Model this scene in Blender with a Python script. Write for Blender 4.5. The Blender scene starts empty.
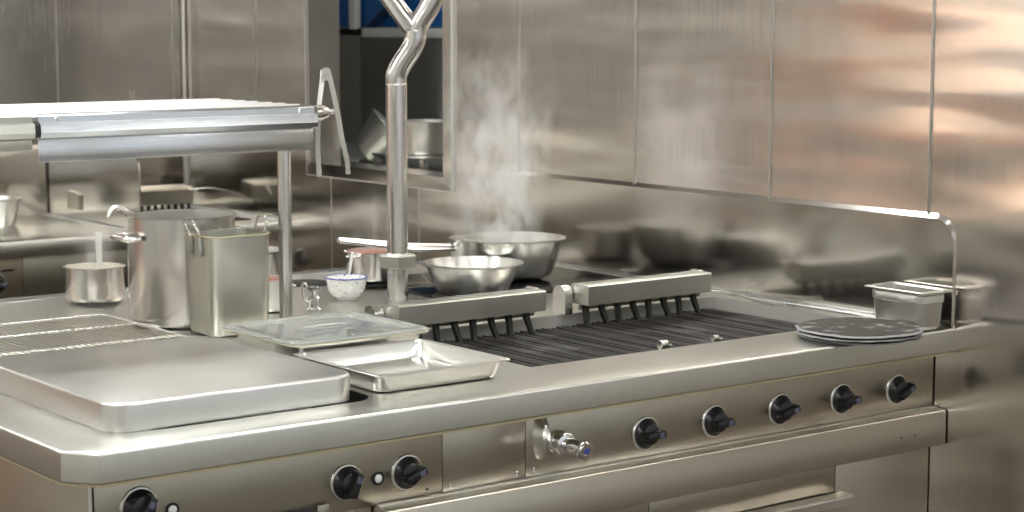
import bpy, bmesh, math, random
from mathutils import Vector, Matrix
random.seed(7)
S = bpy.context.scene
COL = S.collection
PI = math.pi

# ------------------------------------------------------------------ camera
cam_d = bpy.data.cameras.new('camera')
cam = bpy.data.objects.new('camera', cam_d)
COL.objects.link(cam)
S.camera = cam
CAM = Vector((-3.398, -2.822, 1.590))
PITCH = math.atan(241/1963.0)
YAW = math.atan(1511/1977.7)
cam.location = CAM
cam.rotation_euler = (PI/2 - PITCH, 0, -YAW)
cam_d.sensor_width = 36
cam_d.lens = 1963/1024*36
cam_d.clip_start = 0.05
cam_d.dof.use_dof = True
cam_d.dof.focus_distance = 3.9
cam_d.dof.aperture_fstop = 6.3

# ------------------------------------------------------------------ world, exposure, lamps
S.view_settings.view_transform = 'Standard'
S.view_settings.look = 'None'
S.view_settings.gamma = 1
S.view_settings.use_curve_mapping = False
S.view_settings.exposure = 0.88
S.cycles.volume_bounces = 4
W = bpy.data.worlds.new('world')
S.world = W
W.use_nodes = True
W.node_tree.nodes['Background'].inputs[0].default_value = (0.92, 0.96, 1.0, 1)
W.node_tree.nodes['Background'].inputs[1].default_value = 0.45
LAMP = 17.0           # strength of the ceiling lamps
CEIL = 3.0
LAMPS = [(0.9, -3.2), (2.3, -3.2), (-5.3, 4.6), (-3.0, 4.9), (1.2, 2.6), (-3.6, -0.2), (-3.6, 1.9), (-1.35, 2.0), (-1.35, 0.1), (-3.6, -2.4), (-1.2, -2.4), (-5.3, 1.0), (-5.3, -2.0)]

# ------------------------------------------------------------------ materials
def mat(name, color=(0.8, 0.8, 0.8), rough=0.5, metal=0.0, **k):
    m = bpy.data.materials.new(name)
    m.use_nodes = True
    b = m.node_tree.nodes['Principled BSDF']
    b.inputs['Base Color'].default_value = (*color, 1)
    b.inputs['Roughness'].default_value = rough
    b.inputs['Metallic'].default_value = metal
    for a, v in k.items():
        b.inputs[a.replace('_', ' ')].default_value = v
    return m

def steel(name, color=(0.62, 0.59, 0.55), rough=0.25, grain=(1, 1, 40), gscale=12, gamt=0.03,
          wob=0.0, wscale=(1, 1, 1), wfreq=2.0, smudge=0.08, sm_scale=3.0, cc=(0.95, 1.04)):
    """brushed stainless steel: streaks along the grain vary roughness, a slow bump warps the reflections"""
    m = bpy.data.materials.new(name)
    m.use_nodes = True
    nt = m.node_tree; N = nt.nodes; L = nt.links
    b = N['Principled BSDF']
    b.inputs['Metallic'].default_value = 1
    tc = N.new('ShaderNodeTexCoord')
    mp = N.new('ShaderNodeMapping'); mp.inputs['Scale'].default_value = grain
    L.new(tc.outputs['Object'], mp.inputs['Vector'])
    n1 = N.new('ShaderNodeTexNoise'); n1.inputs['Scale'].default_value = gscale; n1.inputs['Detail'].default_value = 3
    L.new(mp.outputs[0], n1.inputs['Vector'])
    n2 = N.new('ShaderNodeTexNoise'); n2.inputs['Scale'].default_value = sm_scale; n2.inputs['Detail'].default_value = 3
    n2.inputs['Roughness'].default_value = 0.62
    L.new(tc.outputs['Object'], n2.inputs['Vector'])
    # roughness = rough + grain + smudges
    a = N.new('ShaderNodeMath'); a.operation = 'MULTIPLY_ADD'
    L.new(n1.outputs[0], a.inputs[0]); a.inputs[1].default_value = gamt*2; a.inputs[2].default_value = rough - gamt
    c = N.new('ShaderNodeMath'); c.operation = 'MULTIPLY_ADD'
    L.new(n2.outputs[0], c.inputs[0]); c.inputs[1].default_value = smudge*2
    d = N.new('ShaderNodeMath'); d.operation = 'SUBTRACT'; L.new(a.outputs[0], d.inputs[0]); d.inputs[1].default_value = smudge
    L.new(d.outputs[0], c.inputs[2])
    L.new(c.outputs[0], b.inputs['Roughness'])
    # colour: faint streaks and stains
    r = N.new('ShaderNodeValToRGB')
    c0 = tuple(v*cc[0] for v in color); c1 = tuple(min(1, v*cc[1]) for v in color)
    r.color_ramp.elements[0].color = (*c0, 1); r.color_ramp.elements[1].color = (*c1, 1)
    r.color_ramp.elements[0].position = 0.3; r.color_ramp.elements[1].position = 0.7
    mx = N.new('ShaderNodeMath'); mx.operation = 'ADD'; L.new(n1.outputs[0], mx.inputs[0]); L.new(n2.outputs[0], mx.inputs[1])
    hf = N.new('ShaderNodeMath'); hf.operation = 'MULTIPLY'; L.new(mx.outputs[0], hf.inputs[0]); hf.inputs[1].default_value = 0.5
    L.new(hf.outputs[0], r.inputs[0]); L.new(r.outputs[0], b.inputs['Base Color'])
    if wob > 0:
        mp2 = N.new('ShaderNodeMapping'); mp2.inputs['Scale'].default_value = wscale
        L.new(tc.outputs['Object'], mp2.inputs['Vector'])
        n3 = N.new('ShaderNodeTexNoise'); n3.inputs['Scale'].default_value = wfreq; n3.inputs['Detail'].default_value = 1.5
        L.new(mp2.outputs[0], n3.inputs['Vector'])
        bp = N.new('ShaderNodeBump'); bp.inputs['Strength'].default_value = 1; bp.inputs['Distance'].default_value = wob
        L.new(n3.outputs[0], bp.inputs['Height'])
        L.new(bp.outputs[0], b.inputs['Normal'])
    return m

M = {}
M['wall'] = steel('brushed_steel_wall', (0.80, 0.745, 0.70), 0.19, (1, 60, 1.2), 5, 0.05, wob=0.016, wscale=(1, 0.5, 2.6), wfreq=2.0, smudge=0.07, cc=(0.88, 1.08))
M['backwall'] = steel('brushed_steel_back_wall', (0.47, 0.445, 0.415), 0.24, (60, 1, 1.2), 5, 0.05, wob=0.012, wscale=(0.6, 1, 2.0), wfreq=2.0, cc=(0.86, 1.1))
M['splash'] = steel('brushed_steel_splash', (0.62, 0.59, 0.545), 0.13, (1, 60, 1.2), 5, 0.02, wob=0.003, wscale=(1, 0.6, 2), wfreq=2.0, smudge=0.03)
M['top'] = steel('worktop_steel', (0.68, 0.675, 0.625), 0.30, (2, 2, 1), 2, 0.01, smudge=0.035, sm_scale=1.6, cc=(0.985, 1.01))
M['panel'] = steel('panel_steel', (0.49, 0.46, 0.39), 0.29, (1.2, 1, 90), 3, 0.008, smudge=0.025, sm_scale=1.5, cc=(0.98, 1.02))
M['lid'] = steel('lid_steel', (0.74, 0.73, 0.70), 0.32, (2, 4, 1), 4, 0.01, smudge=0.10, sm_scale=4, cc=(0.93, 1.03))
M['pan'] = steel('pan_steel', (0.76, 0.75, 0.71), 0.30, (3, 3, 3), 8, 0.03, wob=0.0004, wfreq=9, smudge=0.05)
M['pot'] = steel('pot_steel', (0.66, 0.63, 0.60), 0.22, (1, 1, 40), 10, 0.06, smudge=0.05, sm_scale=8)
M['tall'] = steel('tall_pot_steel', (0.62, 0.61, 0.55), 0.34, (3, 3, 3), 5, 0.03, smudge=0.05, sm_scale=6)
M['pole'] = steel('pole_steel', (0.68, 0.66, 0.64), 0.20, (1, 1, 8), 10, 0.05, smudge=0.04)
M['alu_top'] = steel('lit_slat_aluminium', (0.88, 0.87, 0.87), 0.46, (0.5, 30, 30), 10, 0.05, smudge=0.04)  # paler copy of the shelf aluminium so its top looks lit
M['inner'] = steel('pot_inside_lit_steel', (0.84, 0.82, 0.79), 0.42, (1, 1, 1), 10, 0.03, smudge=0.03)  # lit copy of the pot steel, brightness put into the inside colour
M['alu'] = steel('shelf_aluminium', (0.74, 0.77, 0.80), 0.22, (0.5, 30, 30), 10, 0.05, smudge=0.04)
M['cover'] = steel('cover_steel', (0.56, 0.56, 0.51), 0.36, (1, 20, 20), 6, 0.06, smudge=0.14, sm_scale=8)
M['dull'] = mat('brightened_trough_steel', (0.50, 0.49, 0.45), 0.45, 0.35)  # lighter, less metallic steel so the trough walls look lit
M['chrome'] = mat('chrome', (0.85, 0.85, 0.86), 0.06, 1)
M['seam'] = mat('seam_light', (0.72, 0.70, 0.66), 0.35, 1)
M['dark_seam'] = mat('seam_dark', (0.03, 0.028, 0.025), 0.6)
M['black'] = mat('black_plastic', (0.012, 0.013, 0.015), 0.28)
M['rubber'] = mat('black_rubber', (0.02, 0.02, 0.02), 0.7)
M['white'] = mat('white_plastic', (0.82, 0.82, 0.80), 0.35)
M['iron'] = mat('black_iron', (0.022, 0.021, 0.019), 0.5, 0.6)
M['tooth'] = mat('sooty_tooth', (0.014, 0.015, 0.010), 0.6)
M['glass_hob'] = mat('black_hob_glass', (0.012, 0.011, 0.011), 0.08)
M['chipped'] = mat('chipped_slate_edge', (0.30, 0.30, 0.30), 0.5)
M['blue'] = mat('blue_plastic', (0.006, 0.10, 0.34), 0.4)
M['sauce'] = mat('tomato_sauce', (0.42, 0.10, 0.05), 0.35)
M['cream'] = mat('cream', (0.72, 0.66, 0.5), 0.5)
M['blue_dot'] = mat('blue_mark', (0.05, 0.07, 0.35), 0.4)
M['knob_mark'] = mat('pale_lilac_mark', (0.11, 0.11, 0.18), 0.4)
M['bead'] = mat('yellowish_edge', (0.62, 0.56, 0.36), 0.4, 0.3)
M['ceiling'] = mat('ceiling_paint', (0.72, 0.72, 0.70), 0.8)
M['floor'] = None

def tile(name, c1, c2, grout, scale, rough=0.6):
    m = bpy.data.materials.new(name); m.use_nodes = True
    nt = m.node_tree; N = nt.nodes; L = nt.links; b = N['Principled BSDF']
    b.inputs['Specular IOR Level'].default_value = 0.3; tc = N.new('ShaderNodeTexCoord'); br = N.new('ShaderNodeTexBrick')
    br.offset = 0; br.inputs['Scale'].default_value = scale
    br.inputs['Color1'].default_value = (*c1, 1); br.inputs['Color2'].default_value = (*c2, 1); br.inputs['Mortar'].default_value = (*grout, 1)
    br.inputs['Brick Width'].default_value = 0.5; br.inputs['Row Height'].default_value = 0.5; br.inputs['Mortar Size'].default_value = 0.012
    L.new(tc.outputs['Object'], br.inputs['Vector']); L.new(br.outputs[0], b.inputs['Base Color'])
    b.inputs['Roughness'].default_value = rough
    return m
M['floor'] = tile('floor_tile', (0.115, 0.095, 0.075), (0.10, 0.085, 0.068), (0.08, 0.07, 0.06), 2.5)
M['wall_paint'] = mat('warm_wall_paint', (0.66, 0.645, 0.61), 0.6)
M['light_paint'] = mat('light_wall_paint', (0.60, 0.60, 0.57), 0.6)
M['salmon'] = mat('salmon_wall_paint', (0.70, 0.45, 0.35), 0.6)
M['pale_sheen'] = mat('pale_sheen_metal', (0.62, 0.62, 0.60), 0.35)  # bright metal sheen put into a pale non-metal colour
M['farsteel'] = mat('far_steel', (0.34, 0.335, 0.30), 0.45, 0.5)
M['blue_dark'] = mat('dark_blue_plastic', (0.004, 0.03, 0.10), 0.4)
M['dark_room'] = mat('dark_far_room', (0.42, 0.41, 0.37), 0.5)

def emis(name, color, s):
    m = bpy.data.materials.new(name); m.use_nodes = True
    nt = m.node_tree; nt.nodes.clear()
    e = nt.nodes.new('ShaderNodeEmission'); o = nt.nodes.new('ShaderNodeOutputMaterial')
    e.inputs[0].default_value = (*color, 1); e.inputs[1].default_value = s
    nt.links.new(e.outputs[0], o.inputs[0]); return m
M['added_warm'] = emis('added_warm_glow', (1.0, 0.72, 0.5), 16)
M['lamp'] = emis('lamp_diffuser', (0.97, 0.98, 0.96), LAMP)

m = bpy.data.materials.new('lid_glass'); m.use_nodes = True   # clear polycarbonate lid
b = m.node_tree.nodes['Principled BSDF']
b.inputs['Base Color'].default_value = (0.93, 0.96, 0.94, 1); b.inputs['Roughness'].default_value = 0.08
b.inputs['Transmission Weight'].default_value = 0.85; b.inputs['IOR'].default_value = 1.3
b.inputs['Base Color'].default_value = (0.90, 0.92, 0.90, 1); b.inputs['Transmission Weight'].default_value = 0.8; b.inputs['Roughness'].default_value = 0.05
M['clear'] = m

# white enamel with blue speckles
m = bpy.data.materials.new('speckled_enamel'); m.use_nodes = True
nt = m.node_tree; N = nt.nodes; L = nt.links; b = N['Principled BSDF']; b.inputs['Roughness'].default_value = 0.2
tc = N.new('ShaderNodeTexCoord'); v = N.new('ShaderNodeTexNoise'); v.inputs['Scale'].default_value = 190; v.inputs['Detail'].default_value = 1
r = N.new('ShaderNodeValToRGB'); r.color_ramp.elements[0].position = 0.64; r.color_ramp.elements[0].color = (0.86, 0.85, 0.82, 1)
r.color_ramp.elements[1].position = 0.67; r.color_ramp.elements[1].color = (0.12, 0.15, 0.42, 1)
L.new(tc.outputs['Object'], v.inputs['Vector']); L.new(v.outputs[0], r.inputs[0]); L.new(r.outputs[0], b.inputs['Base Color'])
M['enamel'] = m

# worn slate: chips along the plates
m = bpy.data.materials.new('worn_slate'); m.use_nodes = True
nt = m.node_tree; N = nt.nodes; L = nt.links; b = N['Principled BSDF']; b.inputs['Roughness'].default_value = 0.7
tc = N.new('ShaderNodeTexCoord'); v = N.new('ShaderNodeTexNoise'); v.inputs['Scale'].default_value = 26; v.inputs['Detail'].default_value = 6
r = N.new('ShaderNodeValToRGB'); r.color_ramp.elements[0].position = 0.56; r.color_ramp.elements[0].color = (0.055, 0.047, 0.042, 1)
r.color_ramp.elements[1].position = 0.70; r.color_ramp.elements[1].color = (0.34, 0.34, 0.32, 1)
L.new(tc.outputs['Object'], v.inputs['Vector']); L.new(v.outputs[0], r.inputs[0]); L.new(r.outputs[0], b.inputs['Base Color'])
bp = N.new('ShaderNodeBump'); bp.inputs['Distance'].default_value = 0.002; L.new(v.outputs[0], bp.inputs['Height']); L.new(bp.outputs[0], b.inputs['Normal'])
M['slate'] = m

# iron grate, ashy with rusty patches
m = bpy.data.materials.new('ashy_iron'); m.use_nodes = True
nt = m.node_tree; N = nt.nodes; L = nt.links; b = N['Principled BSDF']; b.inputs['Roughness'].default_value = 0.55; b.inputs['Metallic'].default_value = 0.0
tc = N.new('ShaderNodeTexCoord'); v = N.new('ShaderNodeTexNoise'); v.inputs['Scale'].default_value = 9; v.inputs['Detail'].default_value = 8
r = N.new('ShaderNodeValToRGB'); r.color_ramp.elements[0].position = 0.38; r.color_ramp.elements[0].color = (0.012, 0.0115, 0.011, 1)
r.color_ramp.elements[1].position = 0.66; r.color_ramp.elements[1].color = (0.075, 0.075, 0.074, 1)
e = r.color_ramp.elements.new(0.56); e.color = (0.032, 0.024, 0.020, 1)
L.new(tc.outputs['Object'], v.inputs['Vector']); L.new(v.outputs[0], r.inputs[0]); L.new(r.outputs[0], b.inputs['Base Color'])
M['grate'] = m

def steam_mat(name, dens, h, r0, r1, seed, scale=16, thr=0.45):
    """steam: noisy density, thinning towards the plume's side and top"""
    m = bpy.data.materials.new(name); m.use_nodes = True
    nt = m.node_tree; N = nt.nodes; L = nt.links; N.clear()
    out = N.new('ShaderNodeOutputMaterial'); vs = N.new('ShaderNodeVolumeScatter')
    vs.inputs['Color'].default_value = (0.97, 0.96, 0.95, 1); vs.inputs['Anisotropy'].default_value = 0.2
    tc = N.new('ShaderNodeTexCoord')
    mp = N.new('ShaderNodeMapping'); mp.inputs['Location'].default_value = (seed, seed*2, 0); mp.inputs['Scale'].default_value = (1, 1, 0.62)
    L.new(tc.outputs['Object'], mp.inputs['Vector'])
    n = N.new('ShaderNodeTexNoise'); n.inputs['Scale'].default_value = scale; n.inputs['Detail'].default_value = 5; n.inputs['Distortion'].default_value = 0.7
    L.new(mp.outputs[0], n.inputs['Vector'])
    mr = N.new('ShaderNodeMapRange'); mr.inputs[1].default_value = thr; mr.inputs[2].default_value = thr + 0.25
    L.new(n.outputs[0], mr.inputs[0])
    sp = N.new('ShaderNodeSeparateXYZ'); L.new(tc.outputs['Object'], sp.inputs[0])
    # radius at height z
    rz = N.new('ShaderNodeMapRange'); rz.inputs[1].default_value = 0; rz.inputs[2].default_value = h; rz.inputs[3].default_value = r0; rz.inputs[4].default_value = r1
    L.new(sp.outputs['Z'], rz.inputs[0])
    x2 = N.new('ShaderNodeMath'); x2.operation = 'MULTIPLY'; L.new(sp.outputs['X'], x2.inputs[0]); L.new(sp.outputs['X'], x2.inputs[1])
    y2 = N.new('ShaderNodeMath'); y2.operation = 'MULTIPLY_ADD'; L.new(sp.outputs['Y'], y2.inputs[0]); L.new(sp.outputs['Y'], y2.inputs[1]); L.new(x2.outputs[0], y2.inputs[2])
    sq = N.new('ShaderNodeMath'); sq.operation = 'SQRT'; L.new(y2.outputs[0], sq.inputs[0])
    dv = N.new('ShaderNodeMath'); dv.operation = 'DIVIDE'; L.new(sq.outputs[0], dv.inputs[0]); L.new(rz.outputs[0], dv.inputs[1])
    fo = N.new('ShaderNodeMapRange'); fo.inputs[1].default_value = 1.0; fo.inputs[2].default_value = 0.35; L.new(dv.outputs[0], fo.inputs[0])
    fz = N.new('ShaderNodeMapRange'); fz.inputs[1].default_value = h; fz.inputs[2].default_value = h*0.0; fz.interpolation_type = 'SMOOTHSTEP'
    L.new(sp.outputs['Z'], fz.inputs[0])
    a = N.new('ShaderNodeMath'); a.operation = 'MULTIPLY'; L.new(mr.outputs[0], a.inputs[0]); L.new(fo.outputs[0], a.inputs[1])
    c = N.new('ShaderNodeMath'); c.operation = 'MULTIPLY'; L.new(a.outputs[0], c.inputs[0]); L.new(fz.outputs[0], c.inputs[1])
    d = N.new('ShaderNodeMath'); d.operation = 'MULTIPLY'; L.new(c.outputs[0], d.inputs[0]); d.inputs[1].default_value = dens
    L.new(d.outputs[0], vs.inputs['Density']); L.new(vs.outputs[0], out.inputs['Volume'])
    return m

# ------------------------------------------------------------------ helpers
ORG = {}
def mesh(name, bm, m, parent=None, smooth=True, loc=None, angle=0.6):
    """link a bmesh (world coordinates) as one object; child meshes share their thing's origin"""
    bmesh.ops.recalc_face_normals(bm, faces=bm.faces)
    if parent is not None:
        o0 = ORG[parent.name]
    else:
        o0 = Vector(loc) if loc else Vector((0, 0, 0))
    bmesh.ops.translate(bm, vec=-o0, verts=bm.verts)
    if smooth:
        for f in bm.faces: f.smooth = True
        for e in bm.edges:
            if len(e.link_faces) == 2 and e.calc_face_angle(0) > angle: e.smooth = False
    me = bpy.data.meshes.new(name); bm.to_mesh(me); bm.free()
    for mm in (m if isinstance(m, (list, tuple)) else [m]): me.materials.append(mm)
    o = bpy.data.objects.new(name, me); COL.objects.link(o)
    ORG[o.name] = o0.copy()
    if parent is not None: o.parent = parent
    else: o.location = o0
    return o

def thing(name, label, cat, loc, group=None):
    o = bpy.data.objects.new(name, None); COL.objects.link(o)
    o.empty_display_size = 0.05
    o.location = loc; ORG[o.name] = Vector(loc)
    o['label'] = label; o['category'] = cat
    if group: o['group'] = group
    return o

def tag(o, label, cat, group=None, kind=None):
    o['label'] = label; o['category'] = cat
    if group: o['group'] = group
    if kind: o['kind'] = kind
    return o

def struct(name, bm, m, **k):
    o = mesh(name, bm, m, **k); o['kind'] = 'structure'; return o

def B(): return bmesh.new()

def box(bm, x0, x1, y0, y1, z0, z1, bev=0.0, mi=0, seg=2):
    r = bmesh.ops.create_cube(bm, size=1)
    vs = r['verts']
    for v in vs:
        v.co = Vector((x0 + (v.co.x+.5)*(x1-x0), y0 + (v.co.y+.5)*(y1-y0), z0 + (v.co.z+.5)*(z1-z0)))
    fs = set(f for v in vs for f in v.link_faces)
    if bev > 0:
        es = list(set(e for v in vs for e in v.link_edges))
        rr = bmesh.ops.bevel(bm, geom=es, offset=bev, segments=seg, affect='EDGES', profile=0.5)
        fs = set(rr['faces']) | set(f for f in fs if f.is_valid)
    for f in fs:
        if f.is_valid: f.material_index = mi
    return vs

def ring_loft(bm, rings, close=True, cap0=False, cap1=False, mi=0):
    """rings: lists of points with equal counts"""
    R = [[bm.verts.new(p) for p in r] for r in rings]
    n = len(R[0])
    for a, b in zip(R[:-1], R[1:]):
        for i in range(n if close else n-1):
            j = (i+1) % n
            try:
                f = bm.faces.new((a[i], a[j], b[j], b[i])); f.material_index = mi
            except ValueError: pass
    if cap0: f = bm.faces.new(list(reversed(R[0]))); f.material_index = mi
    if cap1: f = bm.faces.new(R[-1]); f.material_index = mi
    return R

def tube(bm, pts, r, n=14, cap=True, mi=0, radii=None):
    pts = [Vector(p) for p in pts]
    rings = []
    up = None
    for i, p in enumerate(pts):
        if i == 0: t = pts[1]-pts[0]
        elif i == len(pts)-1: t = pts[-1]-pts[-2]
        else: t = (pts[i+1]-p).normalized() + (p-pts[i-1]).normalized()
        t.normalize()
        if up is None:
            up = Vector((0, 0, 1)) if abs(t.z) < 0.9 else Vector((0, 1, 0))
        a = t.cross(up).normalized(); b = a.cross(t).normalized(); up = b
        rr = radii[i] if radii else r
        k = 1.0
        rings.append([p + a*math.cos(2*PI*j/n)*rr*k + b*math.sin(2*PI*j/n)*rr*k for j in range(n)])
    ring_loft(bm, rings, True, cap, cap, mi)

def smooth_path(pts, n=6):
    """Catmull-Rom through the points"""
    P = [Vector(p) for p in pts]; P = [2*P[0]-P[1]] + P + [2*P[-1]-P[-2]]
    out = []
    for i in range(1, len(P)-2):
        for k in range(n):
            t = k/n
            out.append(0.5*((2*P[i]) + (P[i+1]-P[i-1])*t + (2*P[i-1]-5*P[i]+4*P[i+1]-P[i+2])*t*t + (-P[i-1]+3*P[i]-3*P[i+1]+P[i+2])*t**3))
    out.append(P[-2]); return out

def lathe(bm, prof, c, n=48, mi=0, axis='Z', sx=1, sy=1):
    """prof: (radius, height) pairs from start to end"""
    c = Vector(c); rings = []
    for r, h in prof:
        r = max(r, 1e-5); ring = []
        for j in range(n):
            a = 2*PI*j/n; u, v = r*math.cos(a)*sx, r*math.sin(a)*sy
            if axis == 'Z': q = Vector((u, v, h))
            elif axis == 'Y': q = Vector((u, h, v))
            else: q = Vector((h, u, v))
            ring.append(c+q)
        rings.append(ring)
    R = ring_loft(bm, rings, True, False, False, mi)
    bmesh.ops.remove_doubles(bm, verts=[v for r in (R[0], R[-1]) for v in r], dist=1e-4)
    return R

def rrect(x0, x1, y0, y1, r, n=6):
    """rounded rectangle, counter-clockwise"""
    p = []
    for cx, cy, a0 in ((x1-r, y0+r, -PI/2), (x1-r, y1-r, 0), (x0+r, y1-r, PI/2), (x0+r, y0+r, PI)):
        for k in range(n+1):
            a = a0 + PI/2*k/n
            p.append((cx + r*math.cos(a), cy + r*math.sin(a)))
    return p

def fill_with_holes(bm, outer, holes, z):
    es = []
    loops = []
    for lp in [outer]+holes:
        vs = [bm.verts.new((x, y, z)) for x, y in lp]
        loops.append(vs)
        for i in range(len(vs)): es.append(bm.edges.new((vs[i], vs[(i+1) % len(vs)])))
    bmesh.ops.triangle_fill(bm, edges=es, use_beauty=True, use_dissolve=False)
    return loops

def sweep_x(bm, prof, x0, x1, cap=True, mi=0):
    """closed (y,z) profile extruded along x"""
    ring_loft(bm, [[(x0, y, z) for y, z in prof], [(x1, y, z) for y, z in prof]], True, cap, cap, mi)

def rot_bm(bm, c, ang, axis='Z', verts=None):
    bmesh.ops.rotate(bm, cent=Vector(c), matrix=Matrix.Rotation(ang, 3, axis), verts=verts or bm.verts)

# ------------------------------------------------------------------ room shell
YW = 3.577     # back wall
bm = B(); box(bm, -6.5, 3.0, -4.5, 6.5, -0.1, 0); struct('floor', bm, M['floor'])
bm = B(); box(bm, -6.5, 3.0, -4.5, 6.5, CEIL, CEIL+0.1); struct('ceiling', bm, M['ceiling'])
bm = B(); box(bm, -6.6, -6.5, -4.5, 6.5, 0, CEIL); struct('wall_left', bm, M['wall_paint'])
bm = B()
for a in ((-6.5, 3.0, 0, 0.75), (-6.5, 3.0, 2.55, CEIL), (-6.5, -3.4, 0.75, 2.55), (-0.9, -0.5, 0.75, 2.55), (2.4, 3.0, 0.75, 2.55)): box(bm, a[0], a[1], -4.6, -4.5, a[2], a[3])
struct('wall_front', bm, M['light_paint'])
for n, (x0, x1) in enumerate(((-3.4, -0.9), (-0.5, 2.4))):
    bm = B()
    for a in ((x0, x1, 0.75, 0.81), (x0, x1, 2.49, 2.55), (x0, x0+0.06, 0.81, 2.49), (x1-0.06, x1, 0.81, 2.49), ((x0+x1)/2-0.03, (x0+x1)/2+0.03, 0.81, 2.49)): box(bm, a[0], a[1], -4.57, -4.52, a[2], a[3])
    struct('window_%d' % (n+2), bm, M['white'])
bm = B(); box(bm, 3.0, 3.1, -4.6, 0.4, 0, CEIL); struct('wall_dining', bm, M['light_paint'])
bm = B(); box(bm, 0.1045, 3.0, 0.3, 0.398, 0, CEIL); struct('wall_dining_back', bm, M['light_paint'])
bm = B(); box(bm, -6.5, 0.1, 6.5, 6.6, 0, CEIL); struct('wall_rear', bm, M['wall_paint'])
bm = B(); box(bm, -6.49, -5.3, 6.46, 6.4995, 0, 1.15); struct('trim_5', bm, M['salmon'])
bm = B(); box(bm, -6.4995, -6.46, 3.4, 6.45, 0, 1.15); struct('trim_6', bm, M['salmon'])
bm = B()
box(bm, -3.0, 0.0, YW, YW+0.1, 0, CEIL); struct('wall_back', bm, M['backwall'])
bm = B(); box(bm, -4.4, -4.3, 0.7, 2.85, 0, CEIL); struct('wall_light_blocker', bm, M['light_paint'])  # unseen wall added to keep orange light off the range's end panel
# right wall with the pass-through opening
OY0, OY1, OZ0, OZ1 = 1.946, 2.70, 1.109, 2.35
bm = B()
box(bm, 0, 0.104, -1.5, OY0, 0, CEIL)
box(bm, 0, 0.104, OY1, 6.5, 0, CEIL)
box(bm, 0, 0.104, OY0, OY1, 0, OZ0)
box(bm, 0, 0.104, OY0, OY1, OZ1, CEIL)
struct('wall_right', bm, M['wall'])
# mitred steel frame round the opening
bm = B()
i0, i1, j0, j1 = OY0, OY1, OZ0, OZ1
o0, o1, p0, p1 = OY0-0.036, OY1+0.03, OZ0-0.040, OZ1+0.036
def frame_piece(bm, a, b, c, d):   # inner a->b, outer d<-c, in (y,z)
    x = -0.014
    ring_loft(bm, [[(x, *a), (x, *b), (x+0.004, *c), (x+0.004, *d)], [(0.0, *a), (0.0, *b), (0.0, *c), (0.0, *d)]], True, True, True)
g = 0.0006
frame_piece(bm, (i0, j0+g), (i0, j1-g), (o0, p1-g), (o0, p0+g))
frame_piece(bm, (i1, j1-g), (i1, j0+g), (o1, p0+g), (o1, p1-g))
frame_piece(bm, (i1-g, j0), (i0+g, j0), (o0+g, p0), (o1-g, p0))
frame_piece(bm, (i0+g, j1), (i1-g, j1), (o1-g, p1), (o0+g, p1))
struct('window_1', bm, M['wall'])
bm = B()
for a in ((o0-0.003, o0+0.001, p0, p1), (o1-0.001, o1+0.003, p0, p1), (o0, o1, p0-0.003, p0+0.001)): box(bm, -0.010, 0.0, a[0], a[1], a[2], a[3], 0.001)
struct('trim_7', bm, M['pale_sheen'])
# vertical cover strips over the panel joints of both walls
def strip(bm, y, z0, z1=CEIL):
    box(bm, -0.003, 0.0, y-0.0035, y+0.0035, z0, z1, 0.001)
bm = B()
for k in range(-1, 3): strip(bm, 0.0876+0.5015*k, 1.14 if k >= 0 else 0.0)
strip(bm, 0.0876+0.5015*3, 1.14)
for yy in (2.094, 2.595):
    box(bm, -0.002, 0.0, yy-0.0015, yy+0.0015, 0.7, OZ0-0.042)
    box(bm, -0.002, 0.0, yy-0.0015, yy+0.0015, OZ1+0.04, CEIL)
strip(bm, 3.066, 1.14)
struct('trim_1', bm, M['seam'])
bm = B()
for xx in (-0.496, -1.0, -1.5, -2.0, -2.5): box(bm, xx-0.003, xx+0.003, YW-0.003, YW, 1.0, CEIL, 0.001)
box(bm, -0.055, -0.047, YW-0.004, YW, 1.0, CEIL, 0.001)
lathe(bm, [(0.0001, 0.95), (0.008, 0.95), (0.008, CEIL), (0.0001, CEIL)], (-0.010, YW-0.010, 0), 12)
struct('trim_2', bm, M['seam'])

# splash plates on the right wall: bevelled rim, rounded front top corner
def splash(name, y0, y1, z1, r=0.055):
    bm = B()
    def outline(off, side=1.0):
        os = off*0.12
        p = [(y1, 0.86), (y1, z1+off)]
        cy, cz = y0+r, z1-r
        for k in range(9):
            a = PI/2 + PI/2*k/8
            p.append((cy+(r+off+(os-off)*k/8)*math.cos(a), cz+(r+off)*math.sin(a)))
        p.append((y0-os, 0.86))
        return p
    ring_loft(bm, [[(0.0, y, z) for y, z in outline(0.011)], [(-0.006, y, z) for y, z in outline(0.0)]], True, True, True)
    return struct(name, bm, M['splash'], angle=0.2)
splash('trim_3', 0.010, 1.62, 1.14)
splash('trim_4', 2.885, YW, 1.14, 0.06)

# ------------------------------------------------------------------ ceiling lamps
for k, (x, y) in enumerate(LAMPS):
    t = thing('ceiling_lamp', 'flat white ceiling light panel', 'lamp', (x, y, CEIL), 'ceiling light panels')
    bm = B(); box(bm, x-0.62, x+0.62, y-0.17, y+0.17, CEIL-0.05, CEIL, 0.004); mesh('housing', bm, M['white'], t)
    bm = B(); box(bm, x-0.59, x+0.59, y-0.14, y+0.14, CEIL-0.056, CEIL-0.0505); mesh('diffuser', bm, M['lamp'], t)

t = thing('added_light_bar', 'unseen warm light bar added for the steel wall to reflect', 'lamp', (-6.45, 4.2, 1.33))  # glowing bar added out of view for warm bands on the steel wall
bm = B(); box(bm, -6.4985, -6.40, 3.0, 5.4, 1.30, 1.36, 0.004); mesh('housing', bm, M['pole'], t)
bm = B(); box(bm, -6.3995, -6.36, 3.02, 5.38, 1.305, 1.345); mesh('tube', bm, M['added_warm'], t)
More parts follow.
